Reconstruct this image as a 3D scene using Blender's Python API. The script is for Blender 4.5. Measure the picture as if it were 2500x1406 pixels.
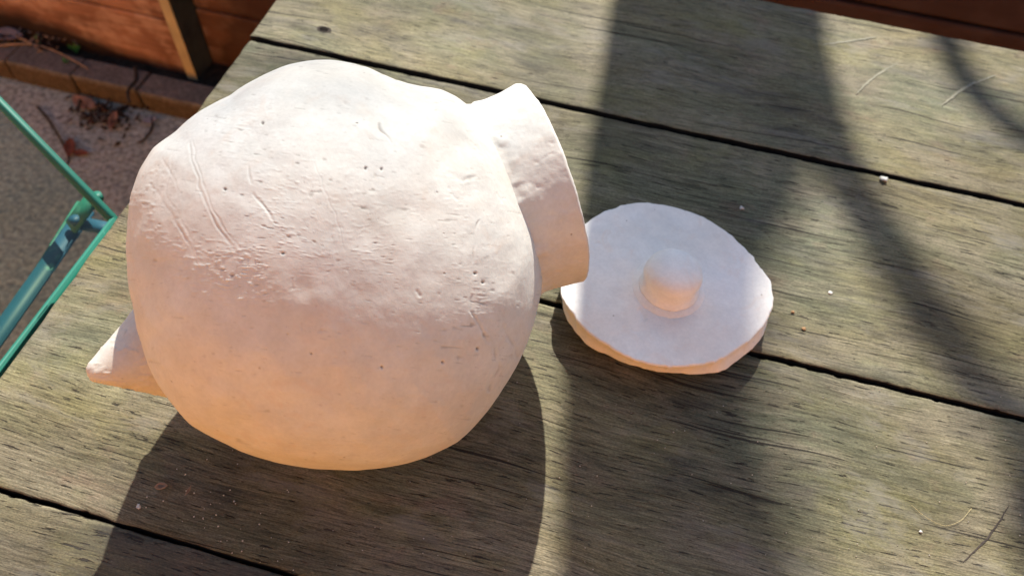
import bpy, math, random
import numpy as np
from mathutils import Vector, Matrix
random.seed(4); rng = np.random.default_rng(7)
S = bpy.context.scene
for o in list(bpy.data.objects): bpy.data.objects.remove(o)

# ------------------------------------------------------------------ camera
TZ = 0.74                      # height of the table top above the ground
F = 1850.0                     # focal length in pixels of the 2500 px wide photograph
RM = np.array([[0.96633316, -0.235409, 0.1038404],
               [0.25262732, 0.79158388, -0.5563941],
               [0.04878179, 0.56389499, 0.8244045]])
CAMP = np.array([0.0, 0.0, TZ + 0.53])
cd = bpy.data.cameras.new('camera'); cam = bpy.data.objects.new('camera', cd)
S.collection.objects.link(cam); S.camera = cam
m = Matrix([list(r) for r in RM]).to_4x4(); m.translation = Vector(CAMP)
cam.matrix_world = m
cd.sensor_width = 36; cd.lens = F / 2500 * 36; cd.clip_start = 0.01; cd.clip_end = 300
cd.dof.use_dof = True; cd.dof.focus_distance = 0.47; cd.dof.aperture_fstop = 8.5

# ------------------------------------------------------------------ light
SUN_EL, SUN_AZ = math.radians(42), math.radians(94)      # towards the sun, azimuth from +X
sdir = Vector((math.cos(SUN_EL) * math.cos(SUN_AZ), math.cos(SUN_EL) * math.sin(SUN_AZ), math.sin(SUN_EL)))
SD = np.array(sdir)
w = bpy.data.worlds.new('World'); S.world = w; w.use_nodes = True
nt = w.node_tree; nt.nodes.clear()
sky = nt.nodes.new('ShaderNodeTexSky'); sky.sky_type = 'NISHITA'; sky.sun_disc = False
sky.sun_elevation = SUN_EL; sky.sun_rotation = math.pi / 2 - SUN_AZ
bg = nt.nodes.new('ShaderNodeBackground'); bg.inputs[1].default_value = 0.10
wo = nt.nodes.new('ShaderNodeOutputWorld')
nt.links.new(sky.outputs[0], bg.inputs[0]); nt.links.new(bg.outputs[0], wo.inputs[0])
sl = bpy.data.lights.new('sun', 'SUN'); sl.energy = 5.0; sl.angle = math.radians(0.53); sl.color = (1, 0.95, 0.86)
so = bpy.data.objects.new('sun', sl); S.collection.objects.link(so)
so.rotation_euler = sdir.to_track_quat('Z', 'Y').to_euler()
S.view_settings.view_transform = 'Standard'; S.view_settings.look = 'None'
S.view_settings.exposure = 0.95; S.view_settings.gamma = 1; S.view_settings.use_curve_mapping = False
S.cycles.max_bounces = 8; S.cycles.diffuse_bounces = 6

# ------------------------------------------------------------------ helpers
def ray(p):
    v = np.array([p[0] - 1250, -(p[1] - 703), -F]); return RM @ (v / np.linalg.norm(v))
def un(p, z=TZ):
    """point of the place that a surveyed photo point shows, at height z above the ground"""
    r = ray(p); return CAMP + r * ((z - CAMP[2]) / r[2])
def uny(p, y):
    r = ray(p); return CAMP + r * (y / r[1])
def proj(P):
    v = (P - CAMP) @ RM
    return np.stack([1250 + F * v[..., 0] / -v[..., 2], 703 - F * v[..., 1] / -v[..., 2]], -1)

def vnoise(P, seed=0):
    P = P + seed * 17.31
    i = np.floor(P).astype(np.int64); f = P - i; f = f * f * (3 - 2 * f)
    def h(x, y, z):
        n = (x * 374761393 + y * 668265263 + z * 2147483647 + seed * 1013904223) & 0xFFFFFFFF
        n = ((n ^ (n >> 13)) * 1274126177) & 0xFFFFFFFF
        n = ((n ^ (n >> 15)) * 2246822519) & 0xFFFFFFFF
        return ((n ^ (n >> 16)) & 0xFFFF) / 65535.0
    x, y, z = i[..., 0], i[..., 1], i[..., 2]; r = 0
    for dx in (0, 1):
        for dy in (0, 1):
            for dz in (0, 1):
                wgt = (f[..., 0] if dx else 1 - f[..., 0]) * (f[..., 1] if dy else 1 - f[..., 1]) * (f[..., 2] if dz else 1 - f[..., 2])
                r = r + wgt * h(x + dx, y + dy, z + dz)
    return r * 2 - 1
def fbm(P, seed=0, o=3):
    r = 0; a = 1
    for k in range(o): r = r + a * vnoise(P * 2 ** k, seed + k); a *= .5
    return r

def link(name, me, mat=None, parent=None, smooth=True):
    o = bpy.data.objects.new(name, me); S.collection.objects.link(o)
    if mat is not None:
        for mm in (mat if isinstance(mat, (list, tuple)) else [mat]): me.materials.append(mm)
    if parent is not None: o.parent = parent
    if smooth: me.polygons.foreach_set('use_smooth', [True] * len(me.polygons))
    return o
def mesh(name, V, Fc, mat=None, parent=None, smooth=True):
    me = bpy.data.meshes.new(name); me.from_pydata([tuple(map(float, v)) for v in V], [], Fc); me.update()
    return link(name, me, mat, parent, smooth)
def gridmesh(name, V, wrap_u=True, mat=None, parent=None, cap0=False, cap1=False, smooth=True, keep=None):
    """V (rows, cols, 3) -> quad mesh, fast"""
    R_, C_ = V.shape[:2]
    idx = np.arange(R_ * C_).reshape(R_, C_)
    a = idx[:-1]; b = idx[1:]
    if wrap_u: q = np.stack([a, np.roll(a, -1, 1), np.roll(b, -1, 1), b], -1).reshape(-1, 4)
    else: q = np.stack([a[:, :-1], a[:, 1:], b[:, 1:], b[:, :-1]], -1).reshape(-1, 4)
    if keep is not None: q = q[keep.reshape(-1)[q].all(1)]
    verts = V.reshape(-1, 3); polys = [q]; 
    loops = q.reshape(-1); sizes = np.full(len(q), 4)
    if cap0: loops = np.concatenate([loops, idx[0][::-1]]); sizes = np.append(sizes, C_)
    if cap1: loops = np.concatenate([loops, idx[-1]]); sizes = np.append(sizes, C_)
    me = bpy.data.meshes.new(name)
    me.vertices.add(len(verts)); me.vertices.foreach_set('co', verts.astype(np.float32).ravel())
    me.loops.add(len(loops)); me.loops.foreach_set('vertex_index', loops.astype(np.int32))
    me.polygons.add(len(sizes)); me.polygons.foreach_set('loop_start', np.concatenate([[0], np.cumsum(sizes)[:-1]]).astype(np.int32))
    me.update(calc_edges=True); me.validate()
    return link(name, me, mat, parent, smooth)
def tube(name, pts, rad, mat, parent=None, n=16, sub=1, rough=0, seed=0):
    pts = np.array(pts, float); rad = np.array(rad, float) if np.ndim(rad) else np.full(len(pts), rad)
    if sub > 1:
        t = np.arange(len(pts)); tt = np.linspace(0, len(pts) - 1, (len(pts) - 1) * sub + 1)
        def cr(P):
            P = np.asarray(P, float); Q = np.concatenate([[2 * P[0] - P[1]], P, [2 * P[-1] - P[-2]]])
            out = []
            for x in tt:
                k = min(int(x), len(P) - 2); u = x - k; a, b, c, d = Q[k:k + 4]
                out.append(.5 * (2 * b + (c - a) * u + (2 * a - 5 * b + 4 * c - d) * u * u + (3 * b - a - 3 * c + d) * u ** 3))
            return np.array(out)
        rad = np.interp(tt, t, rad); pts = cr(pts)
    V = np.zeros((len(pts), n, 3)); up = np.array([0.13, 0.27, 1.0])
    for i in range(len(pts)):
        d = pts[min(i + 1, len(pts) - 1)] - pts[max(i - 1, 0)]; d = d / np.linalg.norm(d)
        x = np.cross(d, up); x /= np.linalg.norm(x); y = np.cross(d, x)
        for k in range(n):
            a = 2 * math.pi * k / n; V[i, k] = pts[i] + rad[i] * (math.cos(a) * x + math.sin(a) * y)
    if rough: V = V + fbm(V / (rough * 4), seed)[..., None] * rough * .3
    return gridmesh(name, V[:, ::-1], True, mat, parent, True, True)
def boxmesh(name, x0, x1, y0, y1, z0, z1, mat, parent=None, bev=0.0, jit=0.0):
    import bmesh
    bm = bmesh.new(); bmesh.ops.create_cube(bm, size=1)
    for v in bm.verts:
        v.co = Vector((x0 + (v.co.x + .5) * (x1 - x0) + random.uniform(-jit, jit), y0 + (v.co.y + .5) * (y1 - y0) + random.uniform(-jit, jit), z0 + (v.co.z + .5) * (z1 - z0)))
    if bev: bmesh.ops.bevel(bm, geom=list(bm.edges), offset=bev, segments=2, affect='EDGES', profile=.5)
    me = bpy.data.meshes.new(name); bm.to_mesh(me); bm.free()
    return link(name, me, mat, parent, False)
def empty(name, loc):
    o = bpy.data.objects.new(name, None); S.collection.objects.link(o); o.location = loc; o.empty_display_size = .05
    return o
def put(child, parent):
    child.parent = parent; child.matrix_parent_inverse = Matrix.Translation(-Vector(parent.location))
def tag(o, label=None, cat=None, group=None, kind=None):
    for k, v in (('label', label), ('category', cat), ('group', group), ('kind', kind)):
        if v: o[k] = v
    return o

# ------------------------------------------------------------------ materials
class NT:
    def __init__(s, name, rough=.8, spec=.3):
        s.m = bpy.data.materials.new(name); s.m.use_nodes = True; s.t = s.m.node_tree
        s.b = s.t.nodes['Principled BSDF']; s.b.inputs['Roughness'].default_value = rough
        s.b.inputs['Specular IOR Level'].default_value = spec
        s.co = s.t.nodes.new('ShaderNodeTexCoord').outputs['Object']; s.bump_prev = None
    def lk(s, a, b): s.t.links.new(a, b)
    def mapv(s, scale, loc=(0, 0, 0), rot=(0, 0, 0), src=None):
        n = s.t.nodes.new('ShaderNodeMapping'); n.inputs['Scale'].default_value = scale; n.inputs['Location'].default_value = loc
        n.inputs['Rotation'].default_value = rot
        s.lk(src or s.co, n.inputs[0]); return n.outputs[0]
    def noise(s, v, scale=1, detail=3, rough=.55, dist=0):
        n = s.t.nodes.new('ShaderNodeTexNoise'); n.inputs['Scale'].default_value = scale; n.inputs['Detail'].default_value = detail
        n.inputs['Roughness'].default_value = rough; n.inputs['Distortion'].default_value = dist
        s.lk(v, n.inputs['Vector']); return n.outputs['Fac']
    def vor(s, v, scale=1, feat='F1', rnd=1):
        n = s.t.nodes.new('ShaderNodeTexVoronoi'); n.feature = feat; n.inputs['Scale'].default_value = scale
        n.inputs['Randomness'].default_value = rnd; s.lk(v, n.inputs['Vector']); return n.outputs['Distance']
    def ramp(s, f, stops, interp='LINEAR'):
        n = s.t.nodes.new('ShaderNodeValToRGB'); n.color_ramp.interpolation = interp; e = n.color_ramp.elements
        while len(e) < len(stops): e.new(.5)
        for i, (p, c) in enumerate(stops):
            e[i].position = p; e[i].color = (c, c, c, 1) if not isinstance(c, tuple) else (*c, 1)
        s.lk(f, n.inputs[0]); return n.outputs[0]
    def mix(s, f, a, b, mode='MIX'):
        n = s.t.nodes.new('ShaderNodeMix'); n.data_type = 'RGBA'; n.blend_type = mode
        for v, i in ((f, 0), (a, 6), (b, 7)):
            if hasattr(v, 'links') or hasattr(v, 'is_linked'): s.lk(v, n.inputs[i])
            elif i == 0: n.inputs[0].default_value = v
            else: n.inputs[i].default_value = (*v, 1) if isinstance(v, tuple) else (v, v, v, 1)
        return n.outputs[2]
    def math(s, op, a, b=0.0, c=None):
        n = s.t.nodes.new('ShaderNodeMath'); n.operation = op
        for i, v in enumerate((a, b) if c is None else (a, b, c)):
            if hasattr(v, 'is_linked'): s.lk(v, n.inputs[i])
            else: n.inputs[i].default_value = v
        return n.outputs[0]
    def bump(s, h, strength, dist):
        n = s.t.nodes.new('ShaderNodeBump'); n.inputs['Strength'].default_value = strength; n.inputs['Distance'].default_value = dist
        s.lk(h, n.inputs['Height'])
        if s.bump_prev: s.lk(s.bump_prev, n.inputs['Normal'])
        s.bump_prev = n.outputs[0]
    def done(s, col):
        if hasattr(col, 'is_linked'): s.lk(col, s.b.inputs['Base Color'])
        else: s.b.inputs['Base Color'].default_value = (*col, 1)
        if s.bump_prev: s.lk(s.bump_prev, s.b.inputs['Normal'])
        return s.m

def wood_mat():
    n = NT('weathered_oak', .7, .12)
    oi = n.t.nodes.new('ShaderNodeObjectInfo')
    cb = n.t.nodes.new('ShaderNodeCombineXYZ'); r = n.math('MULTIPLY', oi.outputs['Random'], 37.0)
    n.lk(r, cb.inputs[0]); n.lk(r, cb.inputs[2])
    va = n.t.nodes.new('ShaderNodeVectorMath'); va.operation = 'ADD'; n.lk(n.co, va.inputs[0]); n.lk(cb.outputs[0], va.inputs[1])
    # gentle waviness of the grain
    wv = n.t.nodes.new('ShaderNodeTexNoise'); wv.inputs['Scale'].default_value = 5; wv.inputs['Detail'].default_value = 1
    n.lk(va.outputs[0], wv.inputs['Vector'])
    sc = n.t.nodes.new('ShaderNodeVectorMath'); sc.operation = 'MULTIPLY'; n.lk(wv.outputs['Color'], sc.inputs[0]); sc.inputs[1].default_value = (0, .03, 0)
    vb = n.t.nodes.new('ShaderNodeVectorMath'); vb.operation = 'ADD'; n.lk(va.outputs[0], vb.inputs[0]); n.lk(sc.outputs[0], vb.inputs[1])
    co = vb.outputs[0]
    big = n.noise(n.mapv((4, 9, 4), src=co), 1, 3)
    blot = n.noise(n.mapv((14, 22, 9), (3, 1, 7), src=co), 1, 4, .6, .4)
    streak = n.noise(n.mapv((9, 140, 9), src=co), 1, 4, .65)
    fine = n.noise(n.mapv((45, 900, 30), src=co), 1, 3, .6)
    base = n.mix(n.ramp(big, [(.34, 0), (.66, 1)]), (.140, .118, .058), (.105, .108, .062))
    base = n.mix(n.ramp(blot, [(.45, 0), (.62, .75)]), base, (.160, .138, .085))
    pink = n.noise(n.mapv((20, 30, 12), (9, 4, 2), src=co), 1, 3, .6)
    base = n.mix(n.ramp(pink, [(.6, 0), (.75, .45)]), base, (.165, .105, .070))
    grn = n.noise(n.mapv((11, 16, 12), (19, 14, 2), src=co), 1, 4, .6)
    base = n.mix(n.ramp(grn, [(.52, 0), (.7, .6)]), base, (.150, .138, .055))
    dk = n.noise(n.mapv((8, 24, 12), (29, 4, 22), src=co), 1, 5, .65)
    base = n.mix(n.ramp(dk, [(.54, 0), (.72, .7)]), base, (.030, .029, .026))
    base = n.mix(n.ramp(streak, [(.3, .38), (.5, 0), (.72, .25)]), base, n.mix(n.ramp(streak, [(.49, 0), (.51, 1)]), (.03, .027, .020), (.20, .18, .125)))
    base = n.mix(1, base, n.ramp(fine, [(.3, .5), (.7, 1.45)]), 'MULTIPLY')
    # short open checks along the grain
    cr = n.noise(n.mapv((58, 640, 20), (1, 8, 3), src=co), 1, 3, .5)
    where = n.noise(n.mapv((5, 14, 5), (5, 5, 1), src=co), 1, 2)
    thr = n.math('ADD', cr, n.math('MULTIPLY', where, .16))
    crack = n.ramp(thr, [(.42, 1), (.437, 0)])
    lc = n.noise(n.mapv((6, 420, 6), (11, 2, 3), src=co), 1, 1, .3)
    longc = n.ramp(lc, [(.265, 1), (.285, 0)])
    crk = n.math('MAXIMUM', crack, longc)
    base = n.mix(n.math('MULTIPLY', crk, .88), base, (.02, .017, .013))
    gr = n.noise(n.mapv((500, 1500, 300), src=co), 1, 2, .7)
    base = n.mix(1, base, n.ramp(gr, [(.3, .66), (.7, 1.38)]), 'MULTIPLY')
    base = n.mix(1, base, n.ramp(n.noise(n.mapv((3.5, 6, 4), (7, 7, 7), src=co), 1, 3, .6), [(.32, .68), (.68, 1.38)]), 'MULTIPLY')
    pale = n.noise(n.mapv((7, 20, 7), (17, 3, 5), src=co), 1, 5, .7, .6)
    base = n.mix(n.ramp(pale, [(.55, 0), (.72, .6)]), base, (.21, .195, .155))
    dirt_shade = n.noise(n.mapv((2.2, 5, 3), (4, 13, 5), src=co), 1, 5, .7)
    base = n.mix(n.ramp(dirt_shade, [(.52, 0), (.66, .5)]), base, (.060, .055, .050))
    base = n.mix(1, base, (.88, .87, .95), 'MULTIPLY')
    base = n.mix(1, base, n.ramp(oi.outputs['Random'], [(0, .82), (1, 1.18)]), 'MULTIPLY')
    sp = n.vor(n.mapv((1, 1, 1), src=co), 210)
    base = n.mix(n.ramp(sp, [(.05, .7), (.11, 0)]), base, (.04, .035, .03))
    n.lk(n.ramp(n.noise(n.mapv((6, 16, 6), (2, 2, 2), src=co), 1, 4, .6), [(.3, .6), (.7, .8)]), n.b.inputs['Roughness'])
    n.bump(n.math('MULTIPLY', crk, -1), .9, .0016)
    n.bump(streak, .5, .0008)
    n.bump(fine, .5, .0005)
    n.bump(n.noise(co, 700, 3), .35, .0003)
    return n.done(base)

def clay_mat(name='dry_clay', tint=(.64, .625, .57)):
    n = NT(name, .93, .12)
    a = n.noise(n.co, 14, 4); b = n.noise(n.co, 60, 4, .6)
    dk = tuple(x * y for x, y in zip(tint, (.95, .90, .85)))
    c = n.mix(n.ramp(a, [(.35, 0), (.7, 1)]), tint, dk)
    c = n.mix(1, c, n.ramp(b, [(.3, .92), (.7, 1.05)]), 'MULTIPLY')
    c = n.mix(1, c, n.ramp(n.noise(n.co, 420, 3, .7), [(.3, .95), (.7, 1.04)]), 'MULTIPLY')
    pit = n.vor(n.mapv((1, 1, 1), (.3, .1, .7)), 85)
    gate = n.noise(n.co, 23, 2)
    pm = n.math('MULTIPLY', n.ramp(pit, [(.035, 1), (.075, 0)]), n.ramp(gate, [(.52, 0), (.58, 1)]))
    c = n.mix(n.math('MULTIPLY', pm, .6), c, (.25, .19, .14))
    at = n.t.nodes.new('ShaderNodeAttribute'); at.attribute_name = 'dirt_shade'
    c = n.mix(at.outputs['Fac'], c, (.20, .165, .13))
    sm1 = n.noise(n.mapv((1, 1, 1), (4, 4, 4)), 38, 4, .65, 1.2)
    c = n.mix(n.ramp(sm1, [(.56, 0), (.70, .35)]), c, tuple(x * y for x, y in zip(tint, (.93, .78, .68))))
    sm2 = n.noise(n.mapv((1, 1, 1), (8, 1, 4)), 19, 5, .7)
    c = n.mix(n.ramp(sm2, [(.54, 0), (.72, .45)]), c, tuple(x * .80 for x in tint))
    n.bump(n.math('MULTIPLY', pm, -1), .6, .0007)
    n.bump(n.noise(n.co, 45, 3, .5), .4, .0012)
    n.bump(n.noise(n.co, 130, 5, .65), .5, .0006)
    n.bump(n.noise(n.co, 900, 3, .6), .25, .00016)
    return n.done(c)

def concrete_mat():
    n = NT('old_concrete', .9, .2)
    a = n.noise(n.co, 4, 5, .6); b = n.noise(n.co, 90, 5, .7); c2 = n.noise(n.co, 17, 4, .6)
    c = n.mix(n.ramp(a, [(.3, 0), (.7, 1)]), (.47, .46, .40), (.32, .33, .27))
    c = n.mix(n.ramp(c2, [(.45, 0), (.7, .6)]), c, (.46, .44, .39))
    c = n.mix(1, c, n.ramp(b, [(.36, .45), (.64, 1.4)]), 'MULTIPLY')
    pits = n.vor(n.co, 120)
    c = n.mix(n.ramp(pits, [(.1, .6), (.2, 0)]), c, (.06, .055, .045))
    n.bump(b, .7, .004); n.bump(n.noise(n.co, 9, 3), .5, .02)
    return n.done(c)

def fence_mat():
    n = NT('stained_fence_wood', .75, .25)
    a = n.noise(n.mapv((3, 3, 7)), 1, 4, .6, .5); st = n.noise(n.mapv((5, 5, 90)), 1, 4, .6); p = n.noise(n.mapv((16, 16, 22), (3, 3, 3)), 1, 3)
    c = n.mix(n.ramp(a, [(.32, 0), (.66, 1)]), (.16, .066, .038), (.42, .21, .135))
    c = n.mix(n.ramp(p, [(.46, 0), (.6, .75)]), c, (.48, .29, .21))
    c = n.mix(1, c, n.ramp(st, [(.3, .7), (.7, 1.2)]), 'MULTIPLY')
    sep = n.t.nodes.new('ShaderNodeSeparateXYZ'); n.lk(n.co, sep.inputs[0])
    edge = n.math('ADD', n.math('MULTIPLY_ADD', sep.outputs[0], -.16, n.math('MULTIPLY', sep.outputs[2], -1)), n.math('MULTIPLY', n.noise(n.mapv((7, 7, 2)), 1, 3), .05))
    dark_foot = n.ramp(edge, [(.125, 0), (.165, 1)])   # near-black foot of the boards, ragged upper edge
    c = n.mix(n.math('MULTIPLY', dark_foot, .97), c, (.016, .008, .006))
    east = n.ramp(n.math('ADD', n.math('MULTIPLY', sep.outputs[0], 1.2), n.math('MULTIPLY_ADD', a, .5, 1.2)), [(.16, 0), (.34, 1)])  # darker panel to the right of the post
    c = n.mix(n.math('MULTIPLY', east, .92), c, (.042, .017, .011))
    n.bump(st, .4, .001); n.bump(a, .4, .004)
    return n.done(c)

def simple(name, col, rough=.7, spec=.3, var=.25, sc=30, bump=.3, bd=.001, second=None):
    n = NT(name, rough, spec)
    a = n.noise(n.co, sc, 4, .6)
    c = n.mix(n.ramp(a, [(.3, 0), (.7, 1)]), tuple(x * (1 - var) for x in col), second or tuple(min(1, x * (1 + var)) for x in col))
    n.bump(a, bump, bd)
    return n.done(c)
def paint_mat(name, col, chip):
    n = NT(name, .55, .4)
    a = n.noise(n.co, 40, 4, .6)
    c = n.mix(n.ramp(n.noise(n.co, 8, 2), [(.35, 0), (.7, 1)]), col, tuple(x * .75 for x in col))
    c = n.mix(n.ramp(a, [(.62, 0), (.70, .8)]), c, chip)
    n.bump(a, .2, .0004)
    return n.done(c)

def edge_block_mat():
    n = NT('edging_block', .92, .15)
    a = n.noise(n.co, 20, 5, .6); b = n.noise(n.co, 140, 4, .6)
    g = n.t.nodes.new('ShaderNodeNewGeometry'); sep = n.t.nodes.new('ShaderNodeSeparateXYZ'); n.lk(n.co, sep.inputs[0])
    c = n.mix(n.ramp(a, [(.3, 0), (.7, 1)]), (.13, .112, .098), (.19, .165, .145))
    side = n.ramp(sep.outputs[2], [(.046, 1), (.058, 0)])             # browner below the top
    c = n.mix(side, c, (.10, .072, .048))
    c = n.mix(1, c, n.ramp(b, [(.3, .6), (.7, 1.25)]), 'MULTIPLY')
    n.bump(a, .5, .004); n.bump(b, .5, .002)
    return n.done(c)

M = dict(dark_side=simple('dark_wood_side', (.012, .010, .008), .9, .1, .4, 60), wood=wood_mat(), clay=clay_mat(), lidclay=clay_mat('dry_clay_lid', (.87, .85, .80)), concrete=concrete_mat(), fence=fence_mat(), block=edge_block_mat(),
         batten=simple('lit_post_front', (.46, .36, .20), .8, .2, .15, 25, .3), post=simple('dark_post', (.050, .045, .030), .85, .2, .4, 14),
         soil=simple('soil', (.030, .022, .016), .95, .1, .5, 60, 1, .01), bark=simple('bark', (.09, .07, .05), .9, .1, .4, 12, 1, .01),
         leaf=simple('tree_leaf', (.06, .10, .03), .6, .3, .3, 5), grass=simple('weed_leaf', (.06, .20, .03), .6, .3, .3, 40),
         teal=paint_mat('green_paint', (.010, .15, .105), (.08, .28, .22)), blue=paint_mat('blue_green_paint', (.012, .085, .17), (.08, .25, .25)),
         brick=simple('bounce_wall_brick', (.86, .36, .035), .85, .2, .08, 6, .4, .004),
         white=simple('white_chip', (.50, .49, .45), .8, .3, .1, 300, .5, .0004), crumb=simple('brown_crumb', (.30, .17, .08), .8, .3, .3, 300, .5, .0004),
         redleaf=simple('dry_red_leaf', (.19, .055, .028), .7, .3, .35, 60, .5, .002), tanleaf=simple('dry_tan_leaf', (.36, .18, .11), .7, .3, .3, 60, .5, .002),
         darkleaf=simple('rotten_leaf', (.045, .022, .016), .8, .2, .5, 60, .5, .002), twig=simple('twig_bark', (.045, .035, .028), .9, .2, .4, 80),
         stem=simple('dry_stem', (.28, .19, .13), .8, .2, .3, 80), hair=simple('straw_hair', (.45, .36, .16), .5, .5, .1, 80),
         mark=simple('pale_scratch', (.24, .225, .165), .8, .2, .4, 500), dark=simple('dark_stain', (.055, .045, .038), .9, .1, .4, 500), hole=simple('knot_black', (.012, .010, .008), .95, .05, .2, 300))

# ------------------------------------------------------------------ ground, fence, edging
g = mesh('ground', [(-15, -12, 0), (15, -12, 0), (15, 25, 0), (-15, 25, 0)], [(0, 1, 2, 3)], M['concrete'], None, False)
tag(g, kind='structure')
sb = boxmesh('soil_strip', -4, 4, 1.160, 1.275, .004, .040, M['soil']); tag(sb, kind='structure')

fence = empty('fence', (0, 1.2, 0))
tag(fence, 'red brown stained board fence behind the table, dark at its foot', 'fence')
zs = [.012, .190, .345, .50, .655, .81, .965, 1.10]
joint = {0: [-2.35, -1.013, 1.5], 1: [-1.315, -1.013, .55], 2: [-2.0, -1.013, 2.2], 3: [-1.013, .9], 4: [-1.013, 1.9], 5: [-1.8, -1.013, .3], 6: [-1.013, 1.3]}
for r in range(7):
    xs = [-3.6] + joint[r] + [3.6]
    for a, b in zip(xs[:-1], xs[1:]):
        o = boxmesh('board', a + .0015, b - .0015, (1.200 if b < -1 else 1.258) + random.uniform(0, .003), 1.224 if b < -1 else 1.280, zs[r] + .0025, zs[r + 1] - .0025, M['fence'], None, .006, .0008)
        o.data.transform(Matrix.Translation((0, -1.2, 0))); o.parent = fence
for x in (-2.83, -1.027, 2.6):
    # batten post: light painted into the pale front face, sides dark
    o = boxmesh('post', x - .012, x + .014, -.010 if x < 0 else .045, .072, .030, 1.14, [M['post'], M['batten']], None, .002)
    for p in o.data.polygons:
        if p.normal.y < -.8: p.material_index = 1
    o.parent = fence
boxmesh('sun_leak_panel', -3.6, 3.6, .0815, .086, .02, 1.08, M['post'], fence)  # unseen panel added to stop sun leaking between the boards
boxmesh('rail', -3.6, 3.6, .088, .12, .25, .33, M['post'], fence); boxmesh('rail', -3.6, 3.6, .088, .12, .86, .94, M['post'], fence)

edging = empty('block_edging', (0, 1.1, 0))
tag(edging, 'row of dirty edging blocks with tan front faces along the foot of the fence', 'edging')
js = [-2.30, -2.12, -1.95, -1.78, -1.61, -1.445, -1.276, -1.111, -.93, -.76, -.59, -.42, -.25, -.08, .09, .26, .43, .60, .77, .94, 1.11, 1.28]
for i, (a, b) in enumerate(zip(js[:-1], js[1:])):
    gp = .004 if abs(b + 1.111) < .001 else .0015
    o = boxmesh('block', a + (.004 if abs(a + 1.111) < .001 else .0015), b - gp, -.002 + random.uniform(-.003, .003), .062, .002, .060 + random.uniform(-.002, .002), M['block'], edging, .004, .0015)

# ------------------------------------------------------------------ table
table = empty('table', (0, 0, 0))
tag(table, 'weathered oak plank table, one corner in view, under the clay pot and lid', 'table')
gaps = [(.8390, None), (.5905, .0060), (.3517, .0036), (.0922, .0020), (-.165, .003), (-.42, None)]
XL, XR = -.419, 1.35
def plank(y0, y1, seed, dx):
    nx = 700; xs = np.concatenate([np.linspace(XL + dx, 0.55, 560), np.linspace(.56, XR, 140)])
    th = .026; bv = .0022
    prof = [(0, -th), (0, -bv), (bv * .3, -bv * .3), (bv, 0)]
    W = y1 - y0
    inner = [(t, 0) for t in np.linspace(.006, W - .006, 26)]
    pr = prof + inner + [(W - bv, 0), (W - bv * .3, -bv * .3), (W, -bv), (W, -th)]
    pr = np.array(pr); V = np.zeros((len(xs), len(pr), 3))
    V[..., 0] = xs[:, None]; V[..., 1] = y0 + pr[None, :, 0]; V[..., 2] = TZ + pr[None, :, 1]
    e = np.zeros(len(pr)); e[:4] = 1; e[-4:] = -1
    n0 = fbm(np.stack([xs * 60, xs * 0 + 3, xs * 0], -1), seed, 3) * .0007 + np.maximum(0, vnoise(np.stack([xs * 130, xs * 0, xs * 0], -1), seed + 5) - .5) * .0025
    n1 = fbm(np.stack([xs * 60, xs * 0 + 9, xs * 0], -1), seed + 9, 3) * .0007 + np.maximum(0, vnoise(np.stack([xs * 130, xs * 0 + 4, xs * 0], -1), seed + 8) - .5) * .0025
    V[..., 1] += np.where(e > 0, n0[:, None], 0) + np.where(e < 0, -n1[:, None], 0)
    top = np.ones(len(pr)); top[0] = top[-1] = 0
    Q = V * np.array([6, 30, 1]); V[..., 2] += vnoise(Q, seed + 3) * .0005 * top[None, :]
    # ragged, softened cut end
    endw = fbm(np.stack([V[0, :, 1] * 150, V[0, :, 1] * 0, V[0, :, 1] * 0], -1), seed + 2, 2) * .0009
    V[0, :, 0] += endw; V[1, :, 0] = V[0, :, 0] + .0012; V[0, :, 2] -= .0012 * top
    o = gridmesh('plank', V, False, [M['wood'], M['dark_side']], table, smooth=True)
    # ends, underside
    me = o.data
    import bmesh
    bm = bmesh.new(); bm.from_mesh(me); bm.verts.ensure_lookup_table(); C_ = len(pr)
    bm.faces.new([bm.verts[i] for i in range(C_)][::-1]); L = (len(xs) - 1) * C_
    bm.faces.new([bm.verts[L + i] for i in range(C_)]); bm.faces.new([bm.verts[0], bm.verts[L], bm.verts[L + C_ - 1], bm.verts[C_ - 1]])
    bmesh.ops.recalc_face_normals(bm, faces=bm.faces)
    for f in list(bm.faces)[-3:]: f.smooth = False
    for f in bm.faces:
        if abs(f.normal.y) > .75: f.material_index = 1  # near-black sides of the planks
    bm.to_mesh(me); bm.free()
    return o
for i in range(5):
    hi = gaps[i][0] - (gaps[i][1] or 0) / 2 * 1; lo = gaps[i + 1][0] + (gaps[i + 1][1] or 0) / 2
    plank(lo, hi, 20 + i * 7, [.0, .003, .001, .002, 0][i])
# under-structure
steel = M['teal']
for x in (-.36, .45, 1.27): boxmesh('cross_batten', x - .03, x + .03, -.40, .82, TZ - .055, TZ - .0265, M['wood'], table, .002)
for x, y in ((-.33, .77), (-.33, -.36), (1.24, .77), (1.24, -.36)): boxmesh('leg', x - .018, x + .018, y - .018, y + .018, .001, TZ - .0555, steel, table, .003)

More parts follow.
